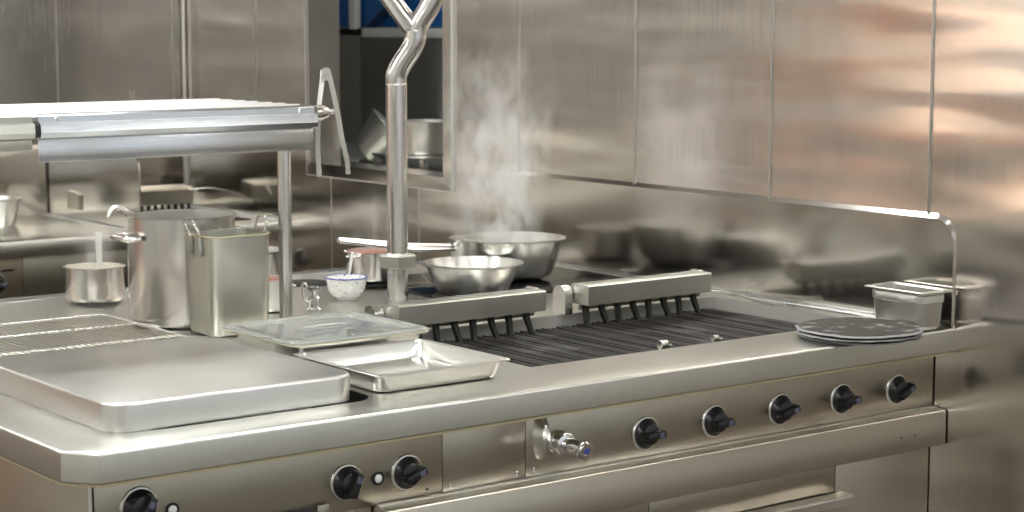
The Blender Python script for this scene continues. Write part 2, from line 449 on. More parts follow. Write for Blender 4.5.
# ------------------------------------------------------------------ the cooking range (island)
XL, YB, ZT = -2.108, 1.70, 0.90
rng = thing('cooking_range', 'long stainless steel cooking range with black control knobs in the foreground', 'stove', (-1.05, 0.76, 0))
WELL = (-1.95, -1.462, 0.104, 0.62)
TR = (-1.05, -0.085, 0.19, 0.69)
outer = [(XL+0.042, 0), (-0.0, 0), (0.0, YB), (XL, YB), (XL, 0.052)]
bm = B()
def inset(poly, d):
    n = len(poly); out = []
    for i in range(n):
        a, b, c = Vector(poly[i-1]), Vector(poly[i]), Vector(poly[(i+1) % n])
        e1 = (b-a).normalized(); e2 = (c-b).normalized()
        n1 = Vector((-e1.y, e1.x)); n2 = Vector((-e2.y, e2.x))
        k = (n1+n2); k = k/(k.dot(n1)) if k.length > 1e-6 else n1
        out.append(tuple(b+k*d))
    return out
o_in = inset(outer, 0.006)
wl = rrect(WELL[0], WELL[1], WELL[2], WELL[3], 0.055)
tr = rrect(TR[0], TR[1], TR[2], TR[3], 0.006, 2)
loops = fill_with_holes(bm, o_in, [wl, tr], ZT)
# rounded nose and fascia
prev = loops[0]
rings = []
for k in range(1, 5):
    a = PI/2*k/4
    rings.append([(x, y, ZT-0.006*(1-math.cos(a))) for x, y in inset(outer, 0.006*(1-math.sin(a)))])
rings.append([(x, y, 0.850) for x, y in outer])
rings.append([(x, y, 0.848) for x, y in inset(outer, 0.002)])
rings.append([(x, y, 0.848) for x, y in inset(outer, 0.06)])
for r in rings:
    nv = [bm.verts.new(p) for p in r]
    for i in range(len(nv)):
        j = (i+1) % len(nv); bm.faces.new((prev[i], prev[j], nv[j], nv[i]))
    prev = nv
# trough and well walls
for lp, poly, dep in ((loops[2], tr, 0.075),):
    nv = [bm.verts.new((x, y, ZT-dep)) for x, y in poly]
    for i in range(len(nv)):
        j = (i+1) % len(nv); bm.faces.new((lp[i], nv[i], nv[j], lp[j]))
wt = mesh('worktop', bm, M['top'], rng, angle=0.5)
bm = B()
R = [[(x, y, z) for x, y in rrect(TR[0]+d, TR[1]-d, TR[2]+d, TR[3]-d, 0.006, 2)] for d, z in ((0.0004, 0.8992), (0.0018, 0.8990), (0.0018, ZT-0.0735))]
ring_loft(bm, R, True)
mesh('brightening_lining', bm, M['dull'], rng)  # thin lining added to brighten the trough walls
bm = B()
ring_loft(bm, [[(x, y, ZT-0.001) for x, y in wl], [(x, y, ZT-0.07) for x, y in rrect(WELL[0]+.004, WELL[1]-.004, WELL[2]+.004, WELL[3]-.004, 0.05)]], True, False, True)
o = mesh('griddle_well', bm, M['iron'], rng); o['label'] = 'black sunken well'  # sides and bottom in plain black iron
bm = B(); box(bm, TR[0]+.003, TR[1]-.003, TR[2]+.002, TR[3]-.002, ZT-0.09, ZT-0.074); mesh('ash_tray', bm, M['iron'], rng)
# dirt-holding sealed bead under the fascia
bm = B()
ring_loft(bm, [[(x, y, 0.8482) for x, y in inset(outer, 0.001)], [(x, y, 0.8430) for x, y in inset(outer, 0.003)], [(x, y, 0.8430) for x, y in inset(outer, 0.03)]], True)
o = mesh('sealing_bead', bm, M['bead'], rng); o['label'] = 'thin yellowish seal under the front edge'
# body
bm = B()
box(bm, XL+0.058, -0.012, 0.085, YB-0.05, 0.10, 0.846)
mesh('body', bm, M['panel'], rng)
bm = B(); box(bm, XL+0.05, XL+0.0575, 0.062, YB-0.05, 0.10, 0.846, 0.001); mesh('end_panel', bm, M['panel'], rng)
bm = B(); box(bm, XL+0.12, -0.05, 0.14, YB-0.1, 0.0, 0.10); mesh('plinth', bm, M['iron'], rng)
# control panels: three modules with hair gaps
PX = [-2.049, -1.357, -1.164, -0.003]
for a, b_ in zip(PX[:-1], PX[1:]):
    bm = B(); box(bm, a+0.0006, b_-0.0006, 0.060, 0.0845, 0.716, 0.846, 0.0008); mesh('control_panel', bm, M['panel'], rng)
# slot with black inside at the left module
bm = B(); box(bm, -1.735, -1.606, 0.054, 0.0599, 0.655, 0.735); o = mesh('slot', bm, M['dark_seam'], rng); o['label'] = 'black opening left of the knobs'
bm = B(); box(bm, -1.63, -1.606, 0.052, 0.0538, 0.700, 0.737, 0.001); mesh('slot_latch', bm, M['panel'], rng)
# rail below the control panels
bm = B()
pr = [(0.0845, 0.7155), (0.045, 0.7155), (0.022, 0.713), (0.020, 0.710), (0.020, 0.636), (0.023, 0.634), (0.0845, 0.634)]
sweep_x(bm, pr, -1.505, -0.004)
mesh('rail', bm, M['panel'], rng)
bm = B()
box(bm, -1.505, -0.004, 0.046, 0.0596, 0.7156, 0.7185, 0.001)
mesh('rail_lip', bm, M['seam'], rng)
# lower fronts
def plate(n, x0, x1, z0, z1, y=0.068, d=0.016):
    bm = B(); box(bm, x0+0.0008, x1-0.0008, y, y+d, z0, z1, 0.001); return mesh(n, bm, M['panel'], rng)
plate('lower_panel', -0.306, -0.002, 0.11, 0.632)
plate('lower_panel', -0.845, -0.306, 0.562, 0.632)
plate('lower_panel', -1.36, -0.845, 0.562, 0.632)
plate('lower_panel', -2.049, -1.507, 0.11, 0.714)
plate('lower_panel', -1.507, -1.36, 0.11, 0.632)
dr = plate('oven_door', -0.845+0.004, -0.300, 0.11, 0.555, 0.055, 0.013)
bm = B(); sweep_x(bm, [(0.067, 0.560), (0.030, 0.560), (0.026, 0.556), (0.026, 0.540), (0.030, 0.540), (0.032, 0.552), (0.067, 0.553)], -0.83, -0.290); mesh('handle', bm, M['seam'], dr)
# little rivets
for x, z in ((-1.34, 0.726), (-1.34, 0.731), (-1.184, 0.726), (-1.184, 0.732), (-1.144, 0.728), (-1.144, 0.734), (-0.022, 0.742)):
    bm = B(); lathe(bm, [(0.0001, -0.0015), (0.0022, -0.001), (0.0024, 0)], (x, 0.060, z), 10, axis='Y'); mesh('rivet', bm, M['chrome'], rng)
for x in (-0.150, -0.105):
    bm = B(); lathe(bm, [(0.0001, -0.0008), (0.0022, -0.0008), (0.0022, 0)], (x, 0.020, 0.668), 10, axis='Y'); mesh('rivet', bm, M['dark_seam'], rng)
bm = B(); lathe(bm, [(0.0001, -0.0008), (0.0028, -0.0008), (0.0028, 0)], (-1.392, 0.060, 0.730), 10, axis='Y'); mesh('rivet', bm, M['dark_seam'], rng)
bm = B(); box(bm, -0.21, -0.17, 0.040, 0.060, 0.840, 0.846); mesh('small_clip', bm, M['seam'], rng)

# knobs (axis along -y); the first is built, the others are copies with all their pieces
def make_knob(parent, x, y, z, ang, s=1.0, bz=M['seam']):
    s *= 1.17
    bm = B(); lathe(bm, [(0.0001, -0.003), (0.026*s, -0.003), (0.0285*s, -0.0022), (0.0300*s, 0.0)], (x, y, z), 40, axis='Y')
    k = mesh('knob', bm, bz, parent)
    bm = B()
    lathe(bm, [(0.0001, -0.022), (0.012*s, -0.022), (0.0175*s, -0.019), (0.021*s, -0.010), (0.0262*s, -0.004), (0.0262*s, -0.0022)], (x, y, z), 40, axis='Y')
    mesh('dial', bm, M['black'], k)
    bm = B()
    box(bm, x-0.0065*s, x+0.0065*s, y-0.038, y-0.012, z-0.020*s, z+0.020*s, 0.0035)
    for v in bm.verts:
        if v.co.y > y-0.03:
            v.co.z = z + (v.co.z-z)*1.12
    rot_bm(bm, (x, y, z), ang, 'Y')
    mesh('grip', bm, M['black'], k)
    bm = B(); box(bm, x-0.0045*s, x+0.0045*s, y-0.0392, y-0.0378, z+0.004*s, z+0.014*s, 0.0004)
    rot_bm(bm, (x, y, z), ang, 'Y')
    mesh('pointer_mark', bm, M['knob_mark'], k)
    return k
for x, z, a, s in ((-1.969, 0.786, 0.5, 1.0), (-1.565, 0.768, 0.35, 0.98), (-1.436, 0.768, 1.25, 0.98), (-0.862, 0.765, 1.5, 1), (-0.675, 0.766, 1.5, 1), (-0.486, 0.767, 1.35, 1), (-0.300, 0.767, 1.5, 1), (-0.124, 0.767, 1.1, 1)):
    make_knob(rng, x, 0.0595, z, a, s)
for x, z in ((-1.909, 0.772), (-1.499, 0.766)):
    bm = B(); lathe(bm, [(0.0001, -0.002), (0.0128, -0.002), (0.0130, 0)], (x, 0.0597, z), 24, axis='Y'); k = mesh('indicator_light', bm, M['black'], rng)
    bm = B(); lathe(bm, [(0.0001, -0.0052), (0.0055, -0.0048), (0.0078, -0.003), (0.0078, -0.0018)], (x, 0.0597, z), 24, axis='Y'); mesh('lens', bm, M['white'], k)
# water valve: bulged rose, chrome spout with blue dot
vx, vz = -1.088, 0.782
bm = B()
lathe(bm, [(0.048, -0.0005), (0.040, -0.004), (0.030, -0.014), (0.022, -0.019), (0.0001, -0.020)], (vx-0.040, 0.0598, vz+0.012), 36, axis='Y', sx=0.45, sy=0.95)
vv = mesh('drain_valve', bm, M['pan'], rng)
bm = B()
lathe(bm, [(0.0001, -0.032), (0.018, -0.032), (0.0215, -0.030), (0.022, -0.024), (0.0195, -0.022), (0.0195, -0.008), (0.024, -0.004), (0.024, 0)], (vx, 0.0595, vz-0.004), 32, axis='Y')
mesh('collar', bm, M['chrome'], vv)
bm = B()
tube(bm, smooth_path([(vx, 0.034, vz-0.004), (vx+0.001, 0.012, vz-0.005), (vx+0.002, -0.010, vz-0.006), (vx+0.003, -0.026, vz-0.008)], 4), 0.014, 20,
     radii=[0.013, 0.013, 0.013, 0.014, 0.0145, 0.015, 0.0155, 0.016, 0.0165, 0.0175, 0.018, 0.0175, 0.014])
for k in range(3):
    a = 2*PI*k/3+0.5
    tube(bm, [(vx+0.003+0.012*math.cos(a), -0.010, vz-0.007+0.012*math.sin(a)), (vx+0.003+0.014*math.cos(a), -0.024, vz-0.008+0.014*math.sin(a))], 0.007, 10)
mesh('spout', bm, M['chrome'], vv)
bm = B(); lathe(bm, [(0.0001, -0.0025), (0.006, -0.002), (0.0065, 0)], (vx+0.004, -0.0255, vz-0.008), 16, axis='Y'); mesh('blue_cap', bm, M['blue_dot'], vv)

# charcoal grate: bars along y in the trough
bm = B()
zt = 0.873
x = TR[0]+0.008
k = 0
while x < TR[1]-0.006:
    w = 0.0034
    dz = 0.0015*math.sin(k*1.7)
    ring_loft(bm, [[(x-w, yy, zt+dz-0.010), (x+w, yy, zt+dz-0.010), (x+w, yy, zt+dz-0.002), (x+w*.5, yy, zt+dz), (x-w*.5, yy, zt+dz), (x-w, yy, zt+dz-0.002)] for yy in (TR[2]+0.004, TR[3]-0.004)], True, True, True)
    x += 0.0152; k += 1
for yy in (0.27, 0.44, 0.61):
    box(bm, TR[0]+.004, TR[1]-.004, yy-0.005, yy+0.005, zt-0.020, zt-0.0105)
mesh('grill_grate', bm, M['grate'], rng)

# hinged covers with claws behind the grate
def grill_cover(x0, x1, teeth, label):
    bm = B()
    pr = [(0.620, 0.926), (0.6185, 0.970), (0.624, 0.9725), (0.676, 0.9725), (0.682, 0.968), (0.682, 0.940), (0.676, 0.926)]
    sweep_x(bm, pr, x0, x1)
    bmesh.ops.bevel(bm, geom=[e for e in bm.edges if e.calc_face_angle(0) > 0.8], offset=0.0015, segments=1, affect='EDGES')
    c = mesh('grill_cover', bm, M['cover'], rng); c['label'] = label
    # rod the claws hang from
    bm = B(); tube(bm, [(x0+0.004, 0.655, 0.918), (x1-0.01, 0.655, 0.918)], 0.006, 10); mesh('axle', bm, M['panel'], c)
    for k in range(teeth):
        x = x0+0.015+(x1-x0-0.05)*k/(teeth-1)
        d = 0.006 if k % 2 else -0.006
        bm = B()
        pts = smooth_path([(x, 0.650, 0.928), (x, 0.648, 0.915), (x+d*0.3, 0.642, 0.898), (x+d, 0.634, 0.876)], 3)
        rings = []
        for q, p in enumerate(pts):
            w = 0.0072-0.0026*q/(len(pts)-1); h = 0.0060
            rings.append([(p.x-w, p.y-h, p.z), (p.x+w, p.y-h, p.z), (p.x+w, p.y+h, p.z), (p.x-w, p.y+h, p.z)])
        ring_loft(bm, rings, True, True, True)
        mesh('claw', bm, M['tooth'], c)
    # round-topped hinge bracket at the left end
    hx = x0-0.004
    bm = B()
    def arch(y, w, zb, zc):
        p = [(w, zb), (w, zc)] + [(w*math.cos(a*PI/8), zc+w*math.sin(a*PI/8)) for a in range(1, 8)] + [(-w, zc), (-w, zb)]
        return p
    pr2 = [(0.695+a, b) for a, b in arch(0, 0.023, 0.900, 0.945)]
    sweep_x(bm, pr2, hx-0.022, hx)
    bmesh.ops.bevel(bm, geom=[e for e in bm.edges if e.calc_face_angle(0) > 1.2], offset=0.002, segments=2, affect='EDGES')
    mesh('hinge', bm, M['pole'], c)
    bm = B(); lathe(bm, [(0.0001, 0), (0.018, 0), (0.018, 0.0145), (0.0001, 0.0145)], (hx-0.001, 0.695, 0.945), 24, axis='X'); mesh('hinge_pin', bm, M['panel'], c)
    bm = B(); box(bm, x1, x1+0.014, 0.660, 0.700, 0.955, 0.974, 0.004); mesh('end_stop', bm, M['pole'], c)
    return c
grill_cover(-1.072, -0.672, 8, 'grey steel cover with black claws on the left')
grill_cover(-0.548, -0.162, 8, 'grey steel cover with black claws on the right')

# black hob glass at the back right, round plates further left
bm = B(); box(bm, -0.655, -0.045, 0.98, 1.47, 0.9002, 0.9035, 0.001); mesh('hob_glass', bm, M['glass_hob'], rng)
for x, y, r in ((-0.765, 1.505, 0.070),):
    bm = B(); lathe(bm, [(0.0001, 0.9022), (r-0.004, 0.9022), (r, 0.9012), (r+0.002, 0.9002)], (x, y, 0), 40); mesh('hot_plate', bm, M['iron'], rng)
# raised white-metal edging at the far side and the wall
bm = B(); box(bm, XL+0.01, -0.02, YB-0.055, YB-0.004, 0.9001, 0.9035, 0.001); mesh('rear_edging', bm, M['alu'], rng)
bm = B(); box(bm, -0.034, -0.012, 0.05, YB-0.02, 0.9001, 0.903, 0.001); mesh('wall_edging', bm, M['alu'], rng)
bm = B(); box(bm, -0.0415, -0.0385, 0.255, 0.49, 0.9002, 0.9015); mesh('seam_strip', bm, M['dark_seam'], rng)

# ------------------------------------------------------------------ griddle lid
bm = B()
rings = []
X0, X1, Y0, Y1 = -1.990, -1.503, 0.112, 0.665
for d, z in ((0.0, 0.9005), (0.0, 0.944), (0.0008, 0.9470), (0.003, 0.9490), (0.006, 0.9495)):
    rings.append([(x, y, z) for x, y in rrect(X0+d, X1-d, Y0+d, Y1-d, 0.045-d, 8)])
ring_loft(bm, rings, True, True, True)
tag(mesh('griddle_lid', bm, M['lid'], None, loc=(-1.75, 0.39, 0.9005), angle=0.9), 'big flat rectangular steel lid with rounded corners at the left end of the range', 'lid')

# ------------------------------------------------------------------ wire rack
rk = thing('wire_rack', 'thin wire cooling rack lying behind the big flat lid', 'rack', (-1.85, 1.0, 0.9))
bm = B()
xr, yb_, yf = -1.447, 1.262, 0.705
tube(bm, [(-2.08, yb_, 0.911), (xr-0.012, yb_, 0.911), (xr, yb_-0.012, 0.911), (xr, yf, 0.911)], 0.0032, 8)
tube(bm, [(-2.08, yf, 0.911), (xr, yf, 0.911)], 0.003, 8); tube(bm, [(-2.08, yf, 0.911), (-2.08, yb_, 0.911)], 0.003, 8)
mesh('rim', bm, M['seam'], rk)
for yy in (1.098, 0.90):
    bm = B(); tube(bm, [(-2.08, yy, 0.911), (xr, yy, 0.911)], 0.0032, 8); mesh('cross_bar', bm, M['seam'], rk)
bm = B()
x = -2.07
while x < xr-0.006:
    box(bm, x-0.0008, x+0.0008, yf, yb_, 0.9125, 0.9140); x += 0.0155
mesh('wires', bm, M['panel'], rk)
bm = B()
for xx in (-2.08, xr):
    for yy in (yf, yb_-0.02): tube(bm, [(xx, yy, 0.9008), (xx, yy, 0.910)], 0.003, 8)
mesh('feet', bm, M['seam'], rk)

# ------------------------------------------------------------------ gastronorm pans
def gn_shell(bm, x0, x1, y0, y1, zb, zt, rim=0.012, r=0.026, taper=0.004, t=0.001):
    """open tray: flanged rim, walls, bottom, with real thickness"""
    R = []
    def rr(d, z, rad): R.append([(x, y, z) for x, y in rrect(x0+d, x1-d, y0+d, y1-d, max(rad, 0.002), 6)])
    rr(0.0, zt-0.004, 0.010); rr(0, zt-0.001, 0.010); rr(0.002, zt, 0.010)
    rr(rim-0.002, zt, r*0.7); rr(rim, zt-0.003, r*0.7)
    rr(rim+taper*0.8, zb+0.010, r); rr(rim+taper+0.003, zb+0.003, r); rr(rim+taper+0.009, zb+t, r)
    ring_loft(bm, R, True, False, True)
    R2 = []
    R = R2
    def rr2(d, z, rad): R2.append([(x, y, z) for x, y in rrect(x0+d, x1-d, y0+d, y1-d, max(rad, 0.002), 6)])
    rr2(0.0, zt-0.004, 0.010); rr2(0.0012, zt-0.004, 0.010); rr2(0.0025, zt-0.0012, 0.01)
    rr2(rim-0.003, zt-0.0012, r*0.7); rr2(rim-0.001, zt-0.005, r*0.7)
    rr2(rim+taper*0.8-0.001, zb+0.010, r); rr2(rim+taper+0.002, zb+0.002, r); rr2(rim+taper+0.009, zb, r)
    ring_loft(bm, R2, True, False, True)


bm = B(); gn_shell(bm, -1.458, -1.150, 0.120, 0.424, 0.9005, 0.938)
tag(mesh('food_pan', bm, M['pan'], None, loc=(-1.30, 0.27, 0.9005), angle=0.38), 'empty shallow steel food pan in front of the covered one', 'pan')

pa = thing('covered_food_pan', 'shallow steel food pan under a clear lid, behind the empty one', 'pan', (-1.28, 0.57, 0.9005))
bm = B(); gn_shell(bm, -1.440, -1.122, 0.430, 0.712, 0.9005, 0.9485); mesh('pan', bm, M['pan'], pa, angle=0.38)
LX0, LX1, LY0, LY1 = -1.452, -1.122, 0.426, 0.722
bm = B()
R = []
for d, z, r in ((0.0, 0.950, .018), (0.0, 0.9545, .018), (0.003, 0.957, .018), (0.028, 0.957, .02), (0.034, 0.9535, .02), (0.042, 0.952, .02)):
    R.append([(x, y, z) for x, y in rrect(LX0+d, LX1-d, LY0+d, LY1-d, r, 6)])
R2 = []
for d, z in ((0.001, 0.950), (0.004, 0.9545), (0.026, 0.9545), (0.032, 0.951), (0.040, 0.950)):
    R2.append([(x, y, z) for x, y in rrect(LX0+d, LX1-d, LY0+d, LY1-d, 0.018, 6)])
R3 = R2[::-1]
a = ring_loft(bm, R3 + R, True, True, True)
mesh('lid', bm, M['clear'], pa)
bm = B()
R = [[(x, y, z) for x, y in rrect(LX0+d, LX1-d, LY0+d, LY1-d, 0.018, 6)] for d, z in ((0.001, 0.9475), (-0.0008, 0.9482), (-0.0008, 0.9494), (0.001, 0.9498), (0.006, 0.9498), (0.006, 0.9487), (0.001, 0.9475))]
ring_loft(bm, R, True)
o = mesh('lid_gasket', bm, M['bead'], pa); o['label'] = 'yellowish edge of the lid'
bm = B()
hc = (-1.287, 0.575)
box(bm, hc[0]-0.06, hc[0]+0.06, hc[1]-0.020, hc[1]+0.020, 0.9525, 0.9545, 0.001)
tube(bm, smooth_path([(hc[0]-0.055, hc[1], 0.953), (hc[0]-0.04, hc[1], 0.9575), (hc[0]+0.04, hc[1], 0.9575), (hc[0]+0.055, hc[1], 0.953)], 4), 0.003, 8)
mesh('lid_handle', bm, M['clear'], pa)

# small 1/6 pan in the right corner
gp = thing('small_food_pan', 'small deep steel food pan by the wall at the right end of the range', 'pan', (-0.072, 0.08, 0.9005))
bm = B(); gn_shell(bm, -0.124, -0.019, -0.008, 0.168, 0.9005, 0.989, rim=0.013, r=0.022, taper=0.004)
mesh('pan', bm, M['pan'], gp, angle=0.38)
bm = B()
# pressed shoulder below the rim
R = [[(x, y, z) for x, y in rrect(-0.1145+d, -0.0285-d, 0.0015+d, 0.1585-d, 0.022, 6)] for d, z in ((0.002, 0.961), (0, 0.9625), (0, 0.978), (0.002, 0.981))]
ring_loft(bm, R, True)
mesh('shoulder', bm, M['pan'], gp)

# round slates, stacked
def slate(k, cx, cy, r, z, seed, label):
    rnd = random.Random(seed)
    ph = [rnd.uniform(0, 6.28) for _ in range(6)]
    bm = B(); rings = []
    n = 72
    def rad(a, amp): return r + amp*(math.sin(5*a+ph[0])*0.6+math.sin(13*a+ph[1])*0.5+math.sin(19*a+ph[2])*0.5+math.sin(29*a+ph[3])*0.5)
    for dr, zz, amp in ((-0.008, 0.0, 0.0007), (0.0, 0.0008, 0.0022), (-0.0015, 0.0030, 0.0026), (-0.005, 0.0044, 0.0022)):
        rings.append([(cx+(rad(2*PI*j/n, amp)+dr)*math.cos(2*PI*j/n), cy+(rad(2*PI*j/n, amp)+dr)*math.sin(2*PI*j/n), z+zz+0.0006*math.sin(2*PI*j/n*5+ph[4])) for j in range(n)])
    ring_loft(bm, rings, True, True, True)
    for f in bm.faces:
        if len(f.verts) == 4: f.material_index = 1
    tag(mesh('slate_plate', bm, [M['slate'], M['chipped']], None, loc=(cx, cy, z), angle=0.5), label, 'plate', 'round slates stacked at the right')
SC = (-0.256, 0.053)
slate(0, SC[0]+0.006, SC[1]+0.002, 0.131, 0.9008, 1, 'bottom slate of the round black stack beside the small pan')
slate(1, SC[0]-0.002, SC[1]+0.002, 0.134, 0.9090, 2, 'middle slate of the round black stack beside the small pan')
slate(2, SC[0]-0.001, SC[1]+0.000, 0.135, 0.9172, 3, 'top slate of the round black stack, its chipped face showing')

# wire poker
bm = B()
tube(bm, smooth_path([(-0.125, 0.690, 0.935), (-0.09, 0.716, 0.912), (-0.045, 0.705, 0.908), (-0.036, 0.68, 0.904), (-0.062, 0.58, 0.9035), (-0.088, 0.480, 0.9035)], 5), 0.0024, 8)
tag(mesh('wire_poker', bm, M['cover'], None, loc=(-0.07, 0.6, 0.903)), 'thin bent wire lying along the edge right of the grill', 'wire')
# metal bits on the grate
for x, y, s, lab in ((-0.600, 0.300, 1.0, 'small bright metal clamp lying on the grill bars'), (-0.440, 0.305, 0.75, 'smaller dull metal bit lying on the grill bars further right')):
    bm = B()
    lathe(bm, [(0.009*s, 0), (0.010*s, 0.001), (0.010*s, 0.018*s), (0.007*s, 0.019*s), (0.007*s, 0.001), (0.009*s, 0)], (x-0.012, y, 0.8745+0.010*s), 20, axis='X')
    tube(bm, [(x+0.004*s, y, 0.8745+0.007*s), (x+0.022*s, y+0.002, 0.8745+0.005*s)], 0.004*s, 10)
    tag(mesh('metal_clamp', bm, M['cover'], None, loc=(x, y, 0.8745)), lab, 'clamp')

# ------------------------------------------------------------------ pots on the range
def pot_shell(bm, c, rb, rt, z0, z1, bead=0.003, t=0.0015, base_r=0.012, inz=None, n=64):
    """open-topped vessel with rolled rim, outside and inside"""
    h = z1-z0
    prof = [(0.0001, 0), (rb-base_r, 0)]
    for k in range(1, 5):
        a = PI/2*k/4; prof.append((rb-base_r+base_r*math.sin(a), base_r*(1-math.cos(a))))
    prof += [(rt-(rt-rb)*0.1, h*0.9), (rt, h-0.004), (rt+bead, h-0.003), (rt+bead, h-0.001), (rt+bead*0.3, h), (rt-t, h-0.001)]
    lathe(bm, prof, (c[0], c[1], z0), n)
    lathe(bm, [(rt-t, h-0.001), (rb-t, base_r+t), (rb-base_r, 0.003), (0.0001, 0.003)], (c[0], c[1], z0), n, mi=1)

ZS = 0.9005
sc = (-1.320, 1.126)
sp_ = thing('stockpot', 'tall round steel stockpot with a loop handle, left of the square pot', 'pot', (*sc, ZS))
bm = B(); pot_shell(bm, sc, 0.120, 0.120, ZS, 1.145, 0.004); mesh('body', bm, [M['pot'], M['inner']], sp_, angle=0.5)
def loop_handle(bm, c, r, ang, z, w, d, rad):
    u = Vector((math.cos(ang), math.sin(ang), 0)); v = Vector((-math.sin(ang), math.cos(ang), 0)); C0 = Vector((c[0], c[1], z))
    pts = [C0+u*(r-0.001)+v*w, C0+u*(r+d*0.8)+v*w*0.95, C0+u*(r+d)+v*w*0.6, C0+u*(r+d)-v*w*0.6, C0+u*(r+d*0.8)-v*w*0.95, C0+u*(r-0.001)-v*w]
    tube(bm, smooth_path(pts, 4), rad, 10)
for ang in (3.08, -0.06):
    bm = B(); loop_handle(bm, sc, 0.120, ang, 1.100, 0.044, 0.030, 0.0066); mesh('handle', bm, M['pot'], sp_)
# ladle with hooked handle in the stockpot
LP = [(-1.408, 1.16, 1.121), (-1.422, 1.16, 1.142), (-1.438, 1.16, 1.159), (-1.455, 1.16, 1.170), (-1.472, 1.16, 1.163), (-1.482, 1.16, 1.146)]
bm = B()
hp = smooth_path([(-1.365, 1.145, 1.03), LP[0], LP[1], LP[2], LP[3], LP[4], LP[5]], 6)
rings = []
for q, p in enumerate(hp):
    w = 0.0085 if q < 22 else 0.0085-0.006*(q-22)/(len(hp)-22)
    rings.append([p+Vector((-0.6, 0.8, 0))*-w+Vector((0, 0, .0012)), p+Vector((-0.6, 0.8, 0))*w+Vector((0, 0, .0012)), p+Vector((-0.6, 0.8, 0))*w-Vector((0.001, 0, .0012)), p+Vector((-0.6, 0.8, 0))*-w-Vector((0.001, 0, .0012))])
ring_loft(bm, rings, True, True, True)
ld = thing('ladle', 'steel ladle with hooked handle leaning out of the stockpot', 'ladle', (-1.345, 1.12, 0.95))
mesh('handle', bm, M['pan'], ld)
bm = B(); prof = [(0.036*math.sin(a*PI/2/8), -0.036*math.cos(a*PI/2/8)) for a in range(9)] + [(0.0345*math.sin(a*PI/2/8), -0.0345*math.cos(a*PI/2/8)) for a in range(8, -1, -1)]
lathe(bm, prof, (-1.325, 1.145, 0.985), 32); mesh('cup', bm, M['pan'], ld)

# tall square pot with two wire handles
tq = thing('square_pot', 'tall square steel pot with two wire handles, right of the stockpot', 'pot', (-1.28, 0.915, ZS))
qx0, qx1, qy0, qy1 = -1.384, -1.232, 0.868, 1.001
bm = B(); R = []
def q(d, z, r=0.026): R.append([(x, y, z) for x, y in rrect(qx0+d, qx1-d, qy0+d, qy1-d, r, 8)])
q(0.012, ZS, 0.02); q(0.006, ZS+0.002); q(0.003, ZS+0.010); q(0.001, 1.10); q(0.0, 1.116); q(-0.002, 1.117); q(-0.002, 1.119); q(0, 1.120); q(0.0015, 1.119); q(0.003, 1.10); q(0.005, ZS+0.010); q(0.012, ZS+0.003, 0.02)
ring_loft(bm, R, True, True, True); mesh('body', bm, M['tall'], tq, angle=0.7)
bm = B(); R = [[(x, y, z) for x, y in rrect(qx0-d, qx1+d, qy0-d, qy1+d, 0.027, 8)] for d, z in ((0.0022, 1.1165), (0.0032, 1.1175), (0.0032, 1.1192), (0.0022, 1.1202))]
ring_loft(bm, R, True); o = mesh('rim_edge', bm, M['bead'], tq); o['label'] = 'thin yellowish rim'
for sx in (0, 1):
    bm = B()
    x = qx0-0.004 if sx == 0 else qx1+0.004
    lean = -0.012 if sx == 0 else 0.006
    yc = 0.934
    tube(bm, smooth_path([(x, yc-0.022, 1.085), (x, yc-0.022, 1.12), (x+lean, yc-0.020, 1.143), (x+lean, yc-0.010, 1.150), (x+lean, yc+0.010, 1.150), (x+lean, yc+0.020, 1.143), (x, yc+0.022, 1.12), (x, yc+0.022, 1.085)], 4), 0.0026, 8)
    mesh('wire_handle', bm, M['pole'], tq)
    for s2 in (-1, 1):
        bm = B(); box(bm, x-0.004, x+0.004, yc+s2*0.022-0.0035, yc+s2*0.022+0.0035, 1.075, 1.116, 0.001)
        mesh('handle_clip', bm, M['cover'], tq)

# low saucepan at the far left of the range
cs = (-1.344, 1.527)
t = thing('low_saucepan', 'low round steel saucepan with a steaming filling, left of the stockpot', 'pot', (*cs, 0.9045))
bm = B(); pot_shell(bm, cs, 0.070, 0.071, 0.9045, 0.990, 0.004); mesh('body', bm, [M['pot'], M['inner']], t, angle=0.5)
bm = B(); lathe(bm, [(0.0001, 0.966), (0.0665, 0.966), (0.0665, 0.962), (0.0001, 0.962)], (*cs, 0), 40); o = mesh('filling', bm, M['cream'], t)
bm = B()
p0 = Vector((-1.341, 1.505, 0.970)); p1 = Vector((-1.346, 1.498, 1.073))
d = (p1-p0).normalized(); a = Vector((0.794, -0.607, 0)); b_ = d.cross(a)
ring_loft(bm, [[p0+a*w+b_*h for w, h in ((-.006, -.001), (.006, -.001), (.006, .001), (-.006, .001))], [p1+a*w+b_*h for w, h in ((-.0085, -.001), (.0085, -.001), (.0085, .001), (-.0085, .001))]], True, True, True)
sp2 = mesh('serving_spoon', bm, M['white'], None, loc=tuple(p0)); tag(sp2, 'pale flat spoon handle standing in the low saucepan', 'spoon')

